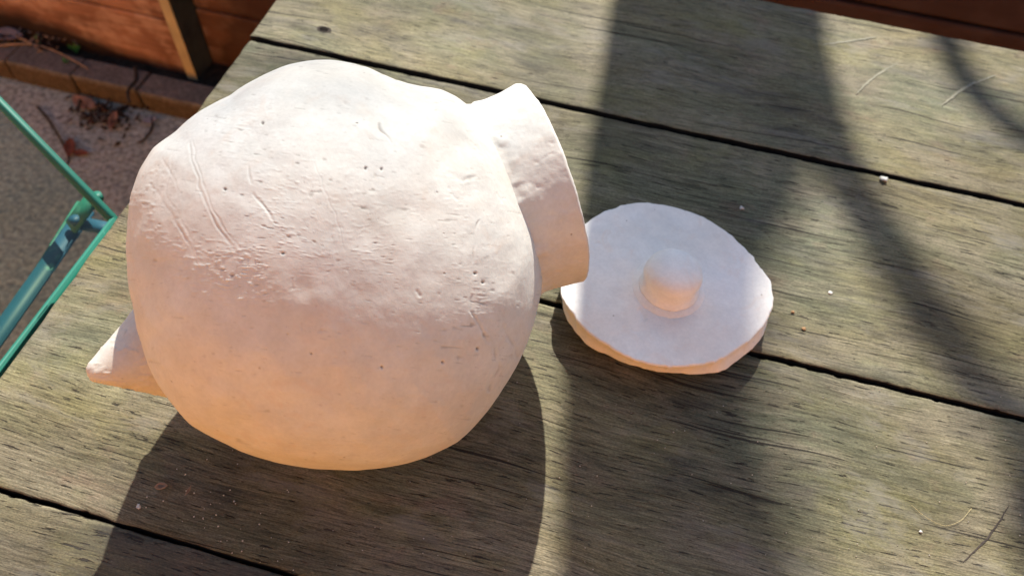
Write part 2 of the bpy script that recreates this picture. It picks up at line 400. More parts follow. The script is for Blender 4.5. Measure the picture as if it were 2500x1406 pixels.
# thin marks and chips in the table top: parts of the planks
def strip(name, pts, wd, mat, z=.0006):
    P = np.array([un(p) for p in pts]); t = np.linspace(0, len(P) - 1, (len(P) - 1) * 8 + 1)
    Q = np.stack([np.interp(t, np.arange(len(P)), P[:, k]) for k in range(3)], -1)
    Q[:, :2] += np.stack([fbm(Q * 160, 3, 2), fbm(Q * 160, 8, 2)], -1) * .0006
    d = np.gradient(Q, axis=0); nrm = np.stack([-d[:, 1], d[:, 0]], -1); nrm /= np.linalg.norm(nrm, axis=1)[:, None]
    wv = wd * (np.sin(np.linspace(.15, math.pi - .15, len(Q))) ** .7) * (1 + .5 * vnoise(Q * 400, 5))
    V = np.zeros((len(Q), 3, 3)); V[:] = Q[:, None]; V[:, 0, :2] += nrm * wv[:, None] / 2; V[:, 2, :2] -= nrm * wv[:, None] / 2
    V[..., 2] = TZ + z; V[:, 1, 2] += .00005
    return gridmesh(name, V, False, mat, table)
strip('scratch', [(2090, 230), (2120, 200), (2150, 178), (2192, 155)], .0024, M['mark'])
strip('scratch', [(2300, 258), (2340, 225), (2375, 205), (2430, 185)], .003, M['mark'])
strip('scratch', [(2005, 112), (2040, 106), (2090, 100), (2140, 92)], .0026, M['mark'])
strip('scratch', [(2462, 1236), (2430, 1285), (2395, 1330), (2350, 1372)], .0013, M['dark'])
kh = un((792, 73))
def disc(name, c, r, z, mat, n=22, par=table, ex=1.6, seed=1):
    a = np.linspace(0, 2 * math.pi, n, endpoint=False)
    rr = r * (1 + .25 * vnoise(np.stack([np.cos(a) * 2, np.sin(a) * 2, a * 0], -1), seed))
    V = [(c[0] + ex * rr[i] * math.cos(a[i]), c[1] + rr[i] * math.sin(a[i]), TZ + z) for i in range(n)]
    return mesh(name, V, [tuple(range(n))], mat, par, False)
disc('knot', kh, .0050, .0005, M['dark']); disc('knot_hole', kh, .0030, .0009, M['hole'], seed=3)

# ------------------------------------------------------------------ clay pot
OUT = [(1180, 300), (1145, 255), (1115, 232), (1080, 216), (1030, 211), (1000, 206), (960, 195), (930, 182), (900, 167), (850, 153), (770, 148), (700, 158), (620, 195), (560, 235), (480, 280),
       (430, 320), (375, 362), (345, 412), (325, 470), (316, 530), (316, 640), (323, 730), (345, 830), (378, 920), (430, 995), (470, 1040), (560, 1085), (640, 1120), (740, 1143),
       (830, 1151), (950, 1143), (1050, 1120), (1120, 1085), (1180, 1020), (1230, 950), (1270, 880), (1300, 810), (1316, 755), (1324, 690), (1324, 610), (1308, 530), (1280, 450), (1238, 370)]
CZ = .1238
C0 = un((820, 650), TZ + CZ)
wv = CAMP - C0; dC = np.linalg.norm(wv); wv /= dC
uv = RM[:, 0] - wv * (RM[:, 0] @ wv); uv /= np.linalg.norm(uv); vv = np.cross(wv, uv)
ang, rad = [], []
for p in OUT:
    r = ray(p); t = (dC) / -(r @ wv); Q = CAMP + r * t - C0
    rho = np.linalg.norm(Q); ang.append(math.atan2(Q @ vv, Q @ uv)); rad.append(dC * math.sin(math.atan(rho / dC)))
ang = np.array(ang); rad = np.array(rad); k = np.argsort(ang); ang = ang[k]; rad = rad[k]
A3 = np.concatenate([ang - 2 * math.pi, ang, ang + 2 * math.pi]); R3 = np.tile(rad, 3)
def Rth(th): return np.interp(th, A3, R3)
NC = 1000
th = np.linspace(-math.pi, math.pi, NC, endpoint=False)
# smooth the radius table slightly
rt = Rth(th); ker = np.hanning(9); ker /= ker.sum(); rt = np.convolve(np.concatenate([rt[-20:], rt, rt[:20]]), ker, 'same')[20:-20]
ph = np.concatenate([np.linspace(.004, 1.75, 380), np.linspace(1.76, math.pi - .01, 90)])
RZ = .124
back = .5 * (1 - np.tanh((ph - 1.9) * 3))            # the far side is rounder than the outline
Rm = rt.mean()
V = np.zeros((len(ph), NC, 3))
for i, p_ in enumerate(ph):
    keepo = max(0., math.cos(max(0, (abs(p_ - 1.57) - .9)) * 1.2))
    sm = 1 - min(1, abs(p_ - 1.57) / 1.57)            # lumps of the outline fade towards the poles
    rr = Rm * (1 - sm ** .35) + rt * sm ** .35
    V[i] = C0 + (math.sin(p_) * rr)[:, None] * (np.cos(th)[:, None] * uv + np.sin(th)[:, None] * vv) + math.cos(p_) * RZ * wv
def normals(V, wrap=True):
    du = (np.roll(V, -1, 1) - np.roll(V, 1, 1)) if wrap else np.gradient(V, axis=1)
    dv = np.gradient(V, axis=0); n = np.cross(dv, du); n /= np.linalg.norm(n, axis=-1, keepdims=True) + 1e-12
    return n
N = normals(V)
if ((V - C0) * N).sum() < 0: N = -N
def segdist(P, pts):
    P = P + np.stack([vnoise(np.stack([P[..., 0] / 23, P[..., 1] / 23, P[..., 0] * 0], -1), 7), vnoise(np.stack([P[..., 0] / 19, P[..., 1] / 19, P[..., 0] * 0], -1), 9)], -1) * 4.5
    d = np.full(P.shape[:-1], 1e9); side = np.zeros(P.shape[:-1])
    for a, b in zip(pts[:-1], pts[1:]):
        a = np.array(a, float); b = np.array(b, float); ab = b - a
        t = np.clip(((P - a) @ ab) / (ab @ ab), 0, 1); q = P - a - t[..., None] * ab
        dd = np.hypot(q[..., 0], q[..., 1]); s = ab[0] * q[..., 1] - ab[1] * q[..., 0]
        side = np.where(dd < d, s, side); d = np.minimum(d, dd)
    return d, side
px = proj(V); front = ((CAMP - V) * N).sum(-1) > 0
def g2(x, s): return np.exp(-(x / s) ** 2)
def relief(V, px, front, seed=0, scale=1.0):
    D = fbm(V * 22, 3 + seed, 3) * .0010 + fbm(V * 75, 9 + seed, 3) * .00022
    # leather-hard tears: short raised flecks running across the form where the wall was dragged
    ca, sa = math.cos(.12), math.sin(.12)
    q = np.stack([(px[..., 0] * ca + px[..., 1] * sa) / 17, (-px[..., 0] * sa + px[..., 1] * ca) / 4.6, V[..., 0] * 0], -1)
    fl = vnoise(q, 31 + seed) * .6 + vnoise(q * 1.9, 33 + seed) * .5
    dz, _ = segdist(px, [(345, 470), (400, 590), (480, 650), (590, 690), (700, 640), (860, 560)])
    gate = np.clip(1 - dz / 95, 0, 1) ** .7 * 1.3
    dz2, _ = segdist(px, [(600, 330), (700, 430), (640, 520), (760, 600), (900, 480)])
    gate = np.maximum(gate, np.clip(1 - dz2 / 190, 0, 1) * .62)
    dz3, _ = segdist(px, [(1000, 520), (1120, 440), (1160, 560), (1160, 800)])
    gate = np.maximum(gate, np.clip(1 - dz3 / 140, 0, 1) * .5)
    gate *= (.55 + .65 * vnoise(V * 45, 41 + seed))
    D += np.maximum(0, fl - .12) * np.clip(gate, 0, 1) * .0007 * scale
    fl2 = vnoise(q * np.array([.8, 1.0, 1]) + 40, 51 + seed)
    D -= np.maximum(0, fl2 - .66) * (.35 + .65 * np.clip(gate, 0, 1)) * .0015 * scale
    return D, np.maximum(0, fl2 - .66) * (.35 + .65 * np.clip(gate, 0, 1)) * .0022
D, DFL = relief(V, px, front); D0 = D.copy()
def groove(pts, wd, dep, ridge=.6):
    d, s = segdist(px, pts); m_ = front
    return np.where(m_, -dep * g2(d, wd) + ridge * dep * g2(d - wd * 1.9, wd * .8), 0)
for pts, wd, dep, rg in [
    ([(455, 330), (470, 400), (500, 500), (540, 570), (575, 610)], 3.0, .0008, .8), ([(463, 330), (480, 400), (512, 500), (552, 570), (586, 606)], 2.4, .0006, .8),
    ([(395, 390), (425, 440), (445, 490)], 2.5, .0005, .7), ([(370, 450), (400, 500), (440, 560), (478, 640)], 3, .0007, .8), ([(420, 380), (400, 470), (455, 560), (486, 640)], 2.2, .0004, .8),
    ([(925, 303), (935, 325), (958, 352)], 3.2, .0017, .4), ([(600, 382), (606, 420), (612, 450)], 2.6, .0010, .4), ([(618, 475), (645, 505), (672, 545)], 3.4, .0012, .4),
    ([(1172, 540), (1160, 580), (1156, 640)], 2.6, .0012, .4), ([(1158, 710), (1150, 760), (1168, 800), (1185, 830)], 2.8, .0010, .5),
    ([(1100, 425), (1135, 440), (1165, 432)], 5, .0011, .7), ([(1098, 460), (1120, 488)], 3, .0010, .5), ([(1150, 345), (1190, 390)], 2.6, .0008, .3),
    ([(755, 360), (780, 430), (830, 560), (850, 660)], 2.2, .0003, .6), ([(1215, 470), (1245, 530)], 2.6, .0007, .5), ([(1040, 235), (1052, 240)], 4, .0014, .3),
    ([(840, 252), (855, 262)], 4, .0012, .4), ([(865, 1076), (888, 1074)], 2.5, .0012, .2), ([(736, 790), (738, 803)], 2.4, .0012, .2), ([(778, 812), (802, 809)], 2.2, .0010, .2),
    ([(845, 925), (856, 955)], 2.5, .0004, .6), ([(710, 680), (708, 695), (716, 706)], 2.6, .0006, .5), ([(1018, 712), (1024, 724)], 4, .0014, .5), ([(1180, 820), (1190, 832)], 5, .0016, .8),
    ([(1205, 850), (1215, 900), (1195, 950)], 5, .0008, .8), ([(1230, 800), (1262, 870)], 6, .0007, .6)]:
    D += groove(pts, wd, dep * .34, rg * .35) * np.clip(.55 + .9 * vnoise(V * 130, 61), 0, 1.3)
def dimple(c, s, dep):
    return np.where(front, -dep * g2(np.hypot(px[..., 0] - c[0], px[..., 1] - c[1]), s), 0)
WD = dimple((1020, 520), 46, .0008) + dimple((1010, 340), 60, -.0006) + dimple((910, 560), 60, .0008) + dimple((740, 705), 26, .0006); D += WD; D0 += WD
for c in [(690, 619), (892, 413), (931, 414), (548, 462), (932, 896), (1162, 668), (640, 300), (1180, 690), (1080, 884), (1165, 852)]:
    D += dimple(c, 3.2, .0011)
V = V + N * D[..., None]
SHADE_FLECKS = np.clip((-(D - D0) - .00012) / .0006, 0, 1) * .8 + np.clip(DFL / .0005, 0, 1) * .7  # crack shade and dark flecks put into the clay colour
# settles on the table: the underside is flattened where it bears
zmin = V[..., 2].min(); dzz = TZ - zmin - .0035
V[..., 2] += dzz
V[..., 2] = np.where(V[..., 2] < TZ + .0004, TZ + .0004, V[..., 2])
pot = empty('clay_pot', (C0[0], C0[1], TZ))
tag(pot, 'large pale unfired clay pot lying on its side on the table, collar towards the lid', 'pot')
print('pot shift', dzz)

# collar
def at_depth(p, off):
    """point seen at p on the plane through the pot centre, pushed off towards the viewer"""
    r = ray(p); t = (dC - off) / -(r @ wv); return CAMP + r * t
RIMT, RIMB = at_depth((1259, 207), 0), at_depth((1421, 688), 0)
NKT, NKB = at_depth((1148, 262), -.002), at_depth((1316, 716), -.002)
rc, nc_ = (RIMT + RIMB) / 2, (NKT + NKB) / 2
e1 = RIMT - RIMB; rR = np.linalg.norm(e1) / 2; e1 /= 2 * rR
rN = np.linalg.norm(NKT - NKB) / 2
axv = np.cross(e1, wv); axv /= np.linalg.norm(axv)
if axv @ (rc - nc_) < 0: axv = -axv
axv = axv * math.cos(.085) + wv * math.sin(.085)        # the mouth turns slightly away from the viewer
e1 = e1 - axv * (e1 @ axv); e1 /= np.linalg.norm(e1); e2 = np.cross(axv, e1)
if e2 @ wv < 0: e2 = -e2
NCc = 520; tc = np.linspace(0, 2 * math.pi, NCc, endpoint=False)
rows = []
L0 = (rc - nc_) @ axv; lat = (rc - nc_) - axv * L0
prof = [(t, .015 * (-t) ** 1.5) for t in np.linspace(-.95, -.03, 22)] + [(0, .0), (.08, 0)] + [(t, 0) for t in np.linspace(.15, .95, 44)] + [(.985, -.0006), (1.0, -.0022), (1.0, -.0055), (.985, -.0078), (.95, -.0084)] + [(t, -.0084) for t in (.7, .4, .1, -.2)]
for s_, dr in prof:
    s2 = min(max(s_, -.3), 1); c = nc_ + axv * (L0 * s_) + lat * s2
    r_ = rN + (rR - rN) * max(s2, 0) ** .9 - .0006 * math.sin(math.pi * max(s2, 0)) + dr
    rows.append(c + r_ * (np.cos(tc)[:, None] * e1 * 1.0 + np.sin(tc)[:, None] * e2 * .99))
VC = np.array(rows); NN = normals(VC); cen = nc_ + axv * (L0 * .5)
pxc = proj(VC)
Dc = fbm(VC * 20, 71, 2) * .0006 + fbm(VC * 110, 75, 3) * .0003
qc = np.stack([pxc[..., 0] / 18, pxc[..., 1] / 7, pxc[..., 0] * 0], -1)
Dc -= np.maximum(0, vnoise(qc, 81) - .6) * .0008 * (.4 + .6 * (vnoise(VC * 50, 82) > 0))
seam = np.array([max(0, 1 - abs(s_ + .05) / .3) for s_, _ in prof])[:, None]
Dc += seam * (np.maximum(0, fbm(VC * 95, 77, 3)) * .0022 - np.maximum(0, vnoise(VC * 160, 79) - .5) * .001)
edge_w = np.array([1 if s_ > .9 else 0 for s_, _ in prof])
outward = (VC - (nc_ + ((VC - nc_) @ axv)[..., None] * axv)); outward /= np.linalg.norm(outward, axis=-1, keepdims=True)
VC = VC + outward * Dc[..., None]
VC = VC + axv * (fbm(np.stack([np.cos(tc) * 9, np.sin(tc) * 9, tc * 0], -1), 91, 3)[None, :, None] * .00035 * edge_w[:, None, None])
VC[..., 2] += dzz
collar = gridmesh('collar', VC, True, M['clay'])
put(collar, pot)
# open the body inside the collar
rel = V - (nc_ + np.array([0, 0, dzz])); axd = rel @ axv; rd = np.linalg.norm(rel - axd[..., None] * axv, axis=-1)
keep = ~((axd > -.035) & (rd < rN - .020))
body = gridmesh('body', V, True, M['clay'], None, True, True, keep=keep)
at_ = body.data.attributes.new('dirt_shade', 'FLOAT', 'POINT'); at_.data.foreach_set('value', SHADE_FLECKS.astype(np.float32).ravel()[:len(at_.data)])
put(body, pot)

# spout
ROOT = at_depth((488, 824), -.020) + np.array([0, 0, dzz])
TIPZ = .118
TIP = un((214, 913), TZ + TIPZ)
axs = TIP - ROOT; Ls = np.linalg.norm(axs); axs /= Ls
s1 = np.cross(axs, wv); s1 /= np.linalg.norm(s1)
if s1 @ vv < 0: s1 = -s1
s2 = np.cross(s1, axs); s2 = s2 if s2 @ wv > 0 else -s2
pr = [(t, .056 * (1 - t) ** 1.15 * (1 - .14 * math.sin(math.pi * t)) + .0052) for t in np.linspace(0, .965, 90)] + [(.98, .0050), (.992, .0040), (1.0, .0022), (1.003, .0006)]
ts = np.linspace(0, 2 * math.pi, 260, endpoint=False); rows = []
for t, r_ in pr:
    rows.append(ROOT + axs * (Ls * t) + r_ * (np.cos(ts)[:, None] * s1 * 1.02 + np.sin(ts)[:, None] * s2 * .9) + vv * 0)
VS = np.array(rows); outw = VS - (ROOT + ((VS - ROOT) @ axs)[..., None] * axs); outw /= np.linalg.norm(outw, axis=-1, keepdims=True) + 1e-9
pxs = proj(VS); qs = np.stack([pxs[..., 0] / 14, pxs[..., 1] / 6, pxs[..., 0] * 0], -1)
VS = VS + outw * (fbm(VS * 40, 101, 3) * .0010 + np.maximum(0, vnoise(qs, 104)) * .0007 * (vnoise(VS * 60, 105) > -.1))[..., None]
sp = gridmesh('spout', VS, True, M['clay'], None, True, True); put(sp, pot)

# ------------------------------------------------------------------ lid
LT = [(1408, 562), (1450, 528), (1500, 505), (1560, 495), (1640, 502), (1720, 530), (1780, 570), (1840, 630), (1876, 680), (1888, 720), (1882, 765), (1852, 810), (1802, 850), (1742, 880),
      (1650, 893), (1560, 880), (1480, 840), (1410, 780), (1378, 730), (1370, 700), (1374, 640)]
LB = [(1400, 590), (1452, 548), (1500, 525), (1560, 515), (1640, 522), (1720, 548), (1778, 588), (1838, 648), (1868, 700), (1880, 745), (1876, 790), (1848, 838), (1808, 880), (1762, 905),
      (1655, 910), (1560, 893), (1482, 866), (1415, 824), (1382, 775), (1374, 730), (1376, 670)]
ZT, ZB = .030, .012
def planform(pts, z, cx, cy):
    P = np.array([un(p, TZ + z) for p in pts]); a = np.arctan2(P[:, 1] - cy, P[:, 0] - cx); r = np.hypot(P[:, 0] - cx, P[:, 1] - cy)
    k = np.argsort(a); a = a[k]; r = r[k]
    return np.concatenate([a - 2 * math.pi, a, a + 2 * math.pi]), np.tile(r, 3)
lc = un((1632, 700), TZ + ZT); NL = 640; tl = np.linspace(-math.pi, math.pi, NL, endpoint=False)
def sm(r, n=17):
    k = np.hanning(n); k /= k.sum(); return np.convolve(np.concatenate([r[-30:], r, r[:30]]), k, 'same')[30:-30]
rT = sm(np.interp(tl, *planform(LT, ZT, lc[0], lc[1])), 31); rB = sm(np.interp(tl, *planform(LB, ZB, lc[0], lc[1])), 31)
rB = np.minimum(rB, rT + .003)
cs = np.stack([np.cos(tl), np.sin(tl), tl * 0], -1)
edge_n = fbm(cs * 7, 121, 3) * .0011 + np.maximum(0, vnoise(cs * 15, 125) - .35) * .0022
rT = rT + edge_n; rB = rB + fbm(cs * 6, 131, 3) * .0010
KR = .0225
rows = []; 
def row(r, z): rows.append(np.stack([lc[0] + r * np.cos(tl), lc[1] + r * np.sin(tl), np.full(NL, TZ) + z], -1))
one = np.ones(NL)
# knob: dome, cylindrical side, fillet, welded foot, then the flat top
kh_ = .030
for a in np.linspace(.02, 1, 26):
    row(one * KR * 1.02 * math.sin(a * math.pi / 2) ** .78, ZT + kh_ - .0125 + .0125 * math.cos(a * math.pi / 2) ** .9 + (0))
for t in np.linspace(.04, 1, 22):
    row(one * (KR * (1.02 - .05 * math.sin(t * math.pi)) + (.0016 * max(0, t - .7) / .3)), ZT + (kh_ - .0125) * (1 - t) + .0022 * t)
for t in np.linspace(.05, 1, 14): row(one * (KR + .0010 + .0062 * t), ZT + .0022 * (1 - t) ** 2 + .0009 * math.sin(math.pi * t))
for t in np.linspace(.03, 1, 60) : row(KR + .0075 + (rT - .0012 - KR - .0075) * t, ZT * one - .0003 * t)
row(rT - .0004, (ZT - .0008) * one); row(rT, (ZT - .0022) * one)
for t in np.linspace(.1, 1, 26): row(rT + (rB - rT) * t - .0012 * math.sin(math.pi * t) , (ZT - .0022 + (ZB - ZT + .0022) * t) * one)
row(rB - .002, (ZB - .004) * one); row(rB - .008, (ZB - .0085) * one); row(rB - .02, .0006 * one); row(rB * .5, .0006 * one); row(one * .001, .0006 * one)
VL = np.array(rows)
nt_ = len(VL); kz = np.clip((VL[..., 2] - (TZ + ZT + .002)) / .02, 0, 1)
VL[..., 2] += np.where(VL[..., 2] > TZ + .02, fbm(VL * 24, 141, 3) * .0007 + fbm(VL * 90, 144, 2) * .00012, 0)
VL[..., 0] += fbm(VL * 55, 151, 2) * .0011 * (kz > 0); VL[..., 1] += fbm(VL * 55, 155, 2) * .0011 * (kz > 0)
pl = proj(VL); dd = np.full(VL.shape[:2], 0.)
for a_, b_, w_, e_ in [((1455, 594), (1463, 596), 2.5, .0006), ((1566, 755), (1572, 775), 5, .0010), ((1530, 800), (1560, 812), 4, .0003), ((1790, 610), (1812, 640), 5, .0003), ((1500, 660), (1515, 700), 6, .0003), ((1640, 560), (1690, 566), 4, .0003)]:
    d_, _ = segdist(pl, [a_, b_]); dd -= e_ * g2(d_, w_)
rk = np.hypot(VL[..., 0] - lc[0], VL[..., 1] - lc[1]); dd -= .0005 * g2(rk - KR - .0078, .0010) * (vnoise(VL * 70, 161) > -.4)
VL[..., 2] += np.where(VL[..., 2] > TZ + .02, dd, 0)
VL[..., 2] = np.maximum(VL[..., 2], TZ + .0005)
VL -= np.array([lc[0], lc[1], TZ])
nk = 26 + 22 + 14
lid = empty('pot_lid', (lc[0], lc[1], TZ))
tag(lid, 'round pale clay lid with a stubby knob, lying in shade beside the pot', 'lid')
gridmesh('knob', VL[:nk], True, M['lidclay'], lid, True); gridmesh('disc', VL[nk - 1:], True, M['lidclay'], lid, False, True)

# ------------------------------------------------------------------ green edged glass side table at the cut end of the table
chair = empty('side_table', (-.75, .35, 0))
tag(chair, 'green edged glass side table with blue folding legs at the end of the plank table', 'side table')
def bar(name, a, b, wd, th, mat, upv=(0, 0, 1), segs=1):
    a = Vector(a); b = Vector(b); d = (b - a).normalized(); s = d.cross(Vector(upv)).normalized(); u = s.cross(d).normalized()
    V = []; 
    for p in (a, b):
        for sx, sy in ((-1, -1), (1, -1), (1, 1), (-1, 1)): V.append(p + s * sx * wd / 2 + u * sy * th / 2)
    import bmesh
    me = bpy.data.meshes.new(name); me.from_pydata([tuple(v) for v in V], [], [(0, 1, 2, 3), (7, 6, 5, 4), (0, 4, 5, 1), (1, 5, 6, 2), (2, 6, 7, 3), (3, 7, 4, 0)])
    bm = bmesh.new(); bm.from_mesh(me); bmesh.ops.recalc_face_normals(bm, faces=bm.faces)
    bmesh.ops.bevel(bm, geom=list(bm.edges), offset=min(wd, th) * .22, segments=2, affect='EDGES'); bm.to_mesh(me); bm.free()
    o = link(name, me, mat); put(o, chair); return o
ZG = TZ - .045
gc = un((276, 536), ZG); ga = un((-6, 246), ZG); gb = un((-20, 936), ZG)
u1 = (ga - gc) / np.linalg.norm(ga - gc); u2 = (gb - un((246, 588), ZG)); u2 /= np.linalg.norm(u2)
# corner where the two edges meet
c2_ = un((246, 588), ZG); A_ = np.array([[u1[0], -u2[0]], [u1[1], -u2[1]]]); tt_ = np.linalg.solve(A_, (c2_ - gc)[:2]); K = gc + u1 * tt_[0]
P1, P2 = K + u1 * .62, K + u2 * .70
poly = [K, P1, P1 + u2 * .45 + u1 * .05, P2 + u1 * .35, P2]
me = bpy.data.meshes.new('glass_top'); n5 = len(poly)
VV = [tuple(p + np.array([0, 0, .003])) for p in poly] + [tuple(p - np.array([0, 0, .003])) for p in poly]
me.from_pydata(VV, [], [tuple(range(n5)), tuple(range(2 * n5 - 1, n5 - 1, -1))] + [(i, i + n5, (i + 1) % n5 + n5, (i + 1) % n5) for i in range(n5)])
import bmesh
bm = bmesh.new(); bm.from_mesh(me); bmesh.ops.recalc_face_normals(bm, faces=bm.faces); bm.to_mesh(me); bm.free()
gm = bpy.data.materials.new('green_glass'); gm.use_nodes = True; t_ = gm.node_tree; t_.nodes.clear()
tr = t_.nodes.new('ShaderNodeBsdfTransparent'); tr.inputs[0].default_value = (.88, .93, .82, 1); gl = t_.nodes.new('ShaderNodeBsdfGlossy'); gl.inputs['Roughness'].default_value = .06; gl.inputs[0].default_value = (.8, .8, .8, 1)
mx = t_.nodes.new('ShaderNodeMixShader'); ou = t_.nodes.new('ShaderNodeOutputMaterial')
mx.inputs[0].default_value = .025; t_.links.new(tr.outputs[0], mx.inputs[1]); t_.links.new(gl.outputs[0], mx.inputs[2]); t_.links.new(mx.outputs[0], ou.inputs[0])
o = link('glass_top', me, gm, None, False); put(o, chair)
for q_, e_ in ((P1, K), (P2, K)):
    d_ = (e_ - q_) / np.linalg.norm(e_ - q_)
    bar('edge_trim', q_, e_ + d_ * .002, .0085 if q_ is P1 else .005, .0125, M['teal'])
p0 = un((212, 512), TZ - .10); p1 = un((0, 812), TZ - .12); p2 = p1 + (p1 - p0) * 1.6
bar('leg', p0, p2, .0185, .005, M['blue'])
bar('leg_flange', un((200, 500), TZ - .110), un((-10, 838), TZ - .133), .004, .016, M['teal'])
bar('bracket', un((196, 545), TZ - .095), un((300, 566), TZ - .095), .015, .004, M['blue'])
bar('bracket', un((228, 482), TZ - .072), un((172, 556), TZ - .095), .020, .004, M['teal'])
for c_ in ((186, 543), (240, 486)):
    P = un(c_, TZ - .090 if c_[0] < 200 else TZ - .070); tb = tube('rivet', [P, P + np.array([0, 0, .006])], .0055, M['blue'] if c_[0] < 200 else M['teal'], None, 14); put(tb, chair)
bar('leg', Vector(p2), (p2[0] - .10, p2[1] + .02, .005), .016, .006, M['blue'])
bar('leg', Vector(P1 - np.array([.02, .02, .008])), (P1[0] - .35, P1[1] + .05, .005), .016, .006, M['teal'])
crumb_px = None

# ------------------------------------------------------------------ litter, twigs, weeds
def leafobj(name, p, size, rot, mat, z=.004, curl=.4, asp=.5, par=None, seed=0):
    P = un(p, z) if z < .5 else un(p, z)
    n, k = 9, 5; V = np.zeros((n, k, 3)); s = np.linspace(0, 1, n); q = np.linspace(-1, 1, k)
    wd = np.sin(np.pi * (s * .96 + .02)) ** .8 * asp * size / 2
    V[..., 0] = (s[:, None] - .5) * size; V[..., 1] = q[None] * wd[:, None]; V[..., 2] = curl * size * (q[None] ** 2 * .35 * wd[:, None] / wd.max() + (s[:, None] - .5) ** 2 * .9)
    V[..., 2] += vnoise(V * 3 / size, seed) * size * .07; V[..., 2] -= V[..., 2].min() - .001
    c, s_ = math.cos(rot), math.sin(rot); X = V[..., 0] * c - V[..., 1] * s_; Y = V[..., 0] * s_ + V[..., 1] * c
    V[..., 0] = X; V[..., 1] = Y
    o = gridmesh(name, V, False, mat, None); o.location = P
    sm_ = o.modifiers.new('thickness', 'SOLIDIFY'); sm_.thickness = .0006
    return o
o = leafobj('dry_leaf', (282, 305), .060, 1.9, M['tanleaf'], asp=.32, curl=.6); tag(o, 'pale orange dry leaf curled in the dark litter below the edging', 'leaf')
o = leafobj('dry_leaf', (172, 362), .060, -1.0, M['redleaf'], asp=.42, curl=.3, seed=4); tag(o, 'rust red dry leaf on the concrete beside a curved twig', 'leaf')
o = leafobj('dry_leaf', (196, 376), .040, .3, M['redleaf'], asp=.4, curl=.4, seed=6); tag(o, 'small rust red leaf scrap touching the larger red leaf', 'leaf')
o = leafobj('dry_leaf', (208, 255), .075, -.3, M['tanleaf'], asp=.5, curl=.2, seed=8); tag(o, 'flat brownish leaf against the edging, left of the dark litter', 'leaf')
o = leafobj('dry_leaf', (366, 296), .035, .6, simple('grey_leaf', (.30, .28, .30), .7, .3, .2, 60), asp=.6, curl=.2, seed=9); tag(o, 'small pale grey leaf right of the dark litter', 'leaf')
o = leafobj('dry_leaf', (15, 95), .085, .3, simple('grey_purple_leaf', (.22, .17, .17), .7, .3, .3, 30), z=.062, asp=.55, curl=.3, seed=19); tag(o, 'greyish leaf on top of the edging at the left border', 'leaf')
def litter(name, cen, n, spread, size, mats, label, seed, z=.003):
    r = np.random.default_rng(seed); V = []; Fc = []; mi = []
    for i in range(n):
        p = (cen[0] + r.normal() * spread[0], cen[1] + r.normal() * spread[1]); P = un(p, z) + np.array([0, 0, r.uniform(0, .012)])
        s = size * r.uniform(.4, 1.3); a = r.uniform(0, 6.28); t = r.uniform(-.5, .5); u = np.array([math.cos(a), math.sin(a), t * .5]); v = np.array([-math.sin(a), math.cos(a), r.uniform(-.4, .4)]) * r.uniform(.3, .7)
        b = len(V); V += [P - u * s, P - v * s * .8 + u * s * .1, P + u * s, P + v * s * .7 - u * s * .2, P + np.array([0, 0, s * r.uniform(.1, .5)])]
        for k in range(4): Fc.append((b + k, b + (k + 1) % 4, b + 4)); mi.append(int(r.integers(len(mats))))
    for v in V: v[2] = max(v[2], z)
    o = mesh(name, V, Fc, mats, None, False); o.data.polygons.foreach_set('material_index', mi)
    return tag(o, label, 'leaf litter', None, 'stuff')
lit = litter('leaf_litter', (255, 282), 150, (44, 24), .011, [M['darkleaf'], M['darkleaf'], M['twig'], M['soil']], 'dark rotted leaf litter heaped under the edge of the blocks', 5)
litter('leaf_litter', (60, 96), 160, (80, 14), .009, [M['darkleaf'], M['stem'], M['twig'], M['soil']], 'brown leaf litter and stalks along the foot of the fence', 6, .058)
litter('grit', (200, 420), 260, (180, 120), .0028, [M['darkleaf'], M['twig'], M['mark']], 'fine dark grit strewn over the concrete', 8, .001)
def twig(pts, r, z, label, mat='twig'):
    P = [un(p, z) for p in pts]; o = tube('twig', P, np.linspace(r, r * .6, len(P)), M[mat], None, 8, 6, r * .5, 3); return tag(o, label, 'twig')
twig([(92, 262), (120, 296), (150, 345), (165, 378), (168, 395), (150, 410)], .0030, .005, 'thin dark curved twig on the concrete behind the red leaf')
twig([(372, 285), (370, 315), (352, 340), (336, 350)], .0032, .005, 'short dark hooked twig on the concrete near the pot')
twig([(330, 165), (332, 195), (316, 215), (312, 235), (318, 252)], .0045, .064, 'dark stalk hanging over the gap between two edging blocks')
twig([(0, 112), (50, 108), (95, 112), (150, 132), (215, 168)], .0028, .066, 'long pale brown stalk lying along the top of the edging', 'stem')
twig([(38, 88), (70, 104), (105, 128)], .0024, .070, 'short pale stalk crossing the long stalk on the edging', 'stem')
def weed(p, n, s, z, label, seed):
    r = np.random.default_rng(seed); P = un(p, z); V = []; Fc = []
    for i in range(n):
        a = r.uniform(0, 6.28); h = s * r.uniform(.5, 1.2); d = np.array([math.cos(a), math.sin(a), 0]) * s * r.uniform(.3, .9); t = np.array([-math.sin(a), math.cos(a), 0]) * s * .18
        b = len(V); V += [P - t * .4, P + t * .4, P + d * .6 + t + [0, 0, h * .7], P + d * .6 - t + [0, 0, h * .7], P + d + [0, 0, h]]; Fc += [(b, b + 1, b + 2, b + 3), (b + 3, b + 2, b + 4)]
    return tag(mesh('weed', V, Fc, M['grass'], None, False), label, 'weed')
weed((98, 106), 9, .018, .055, 'tiny green weed by the stalk at the fence foot, leftmost of three', 1)
weed((188, 130), 10, .020, .045, 'small green weed in the dark gap below the fence boards', 2)
weed((163, 155), 7, .013, .060, 'tiny green weed sprouting on top of an edging block', 3)

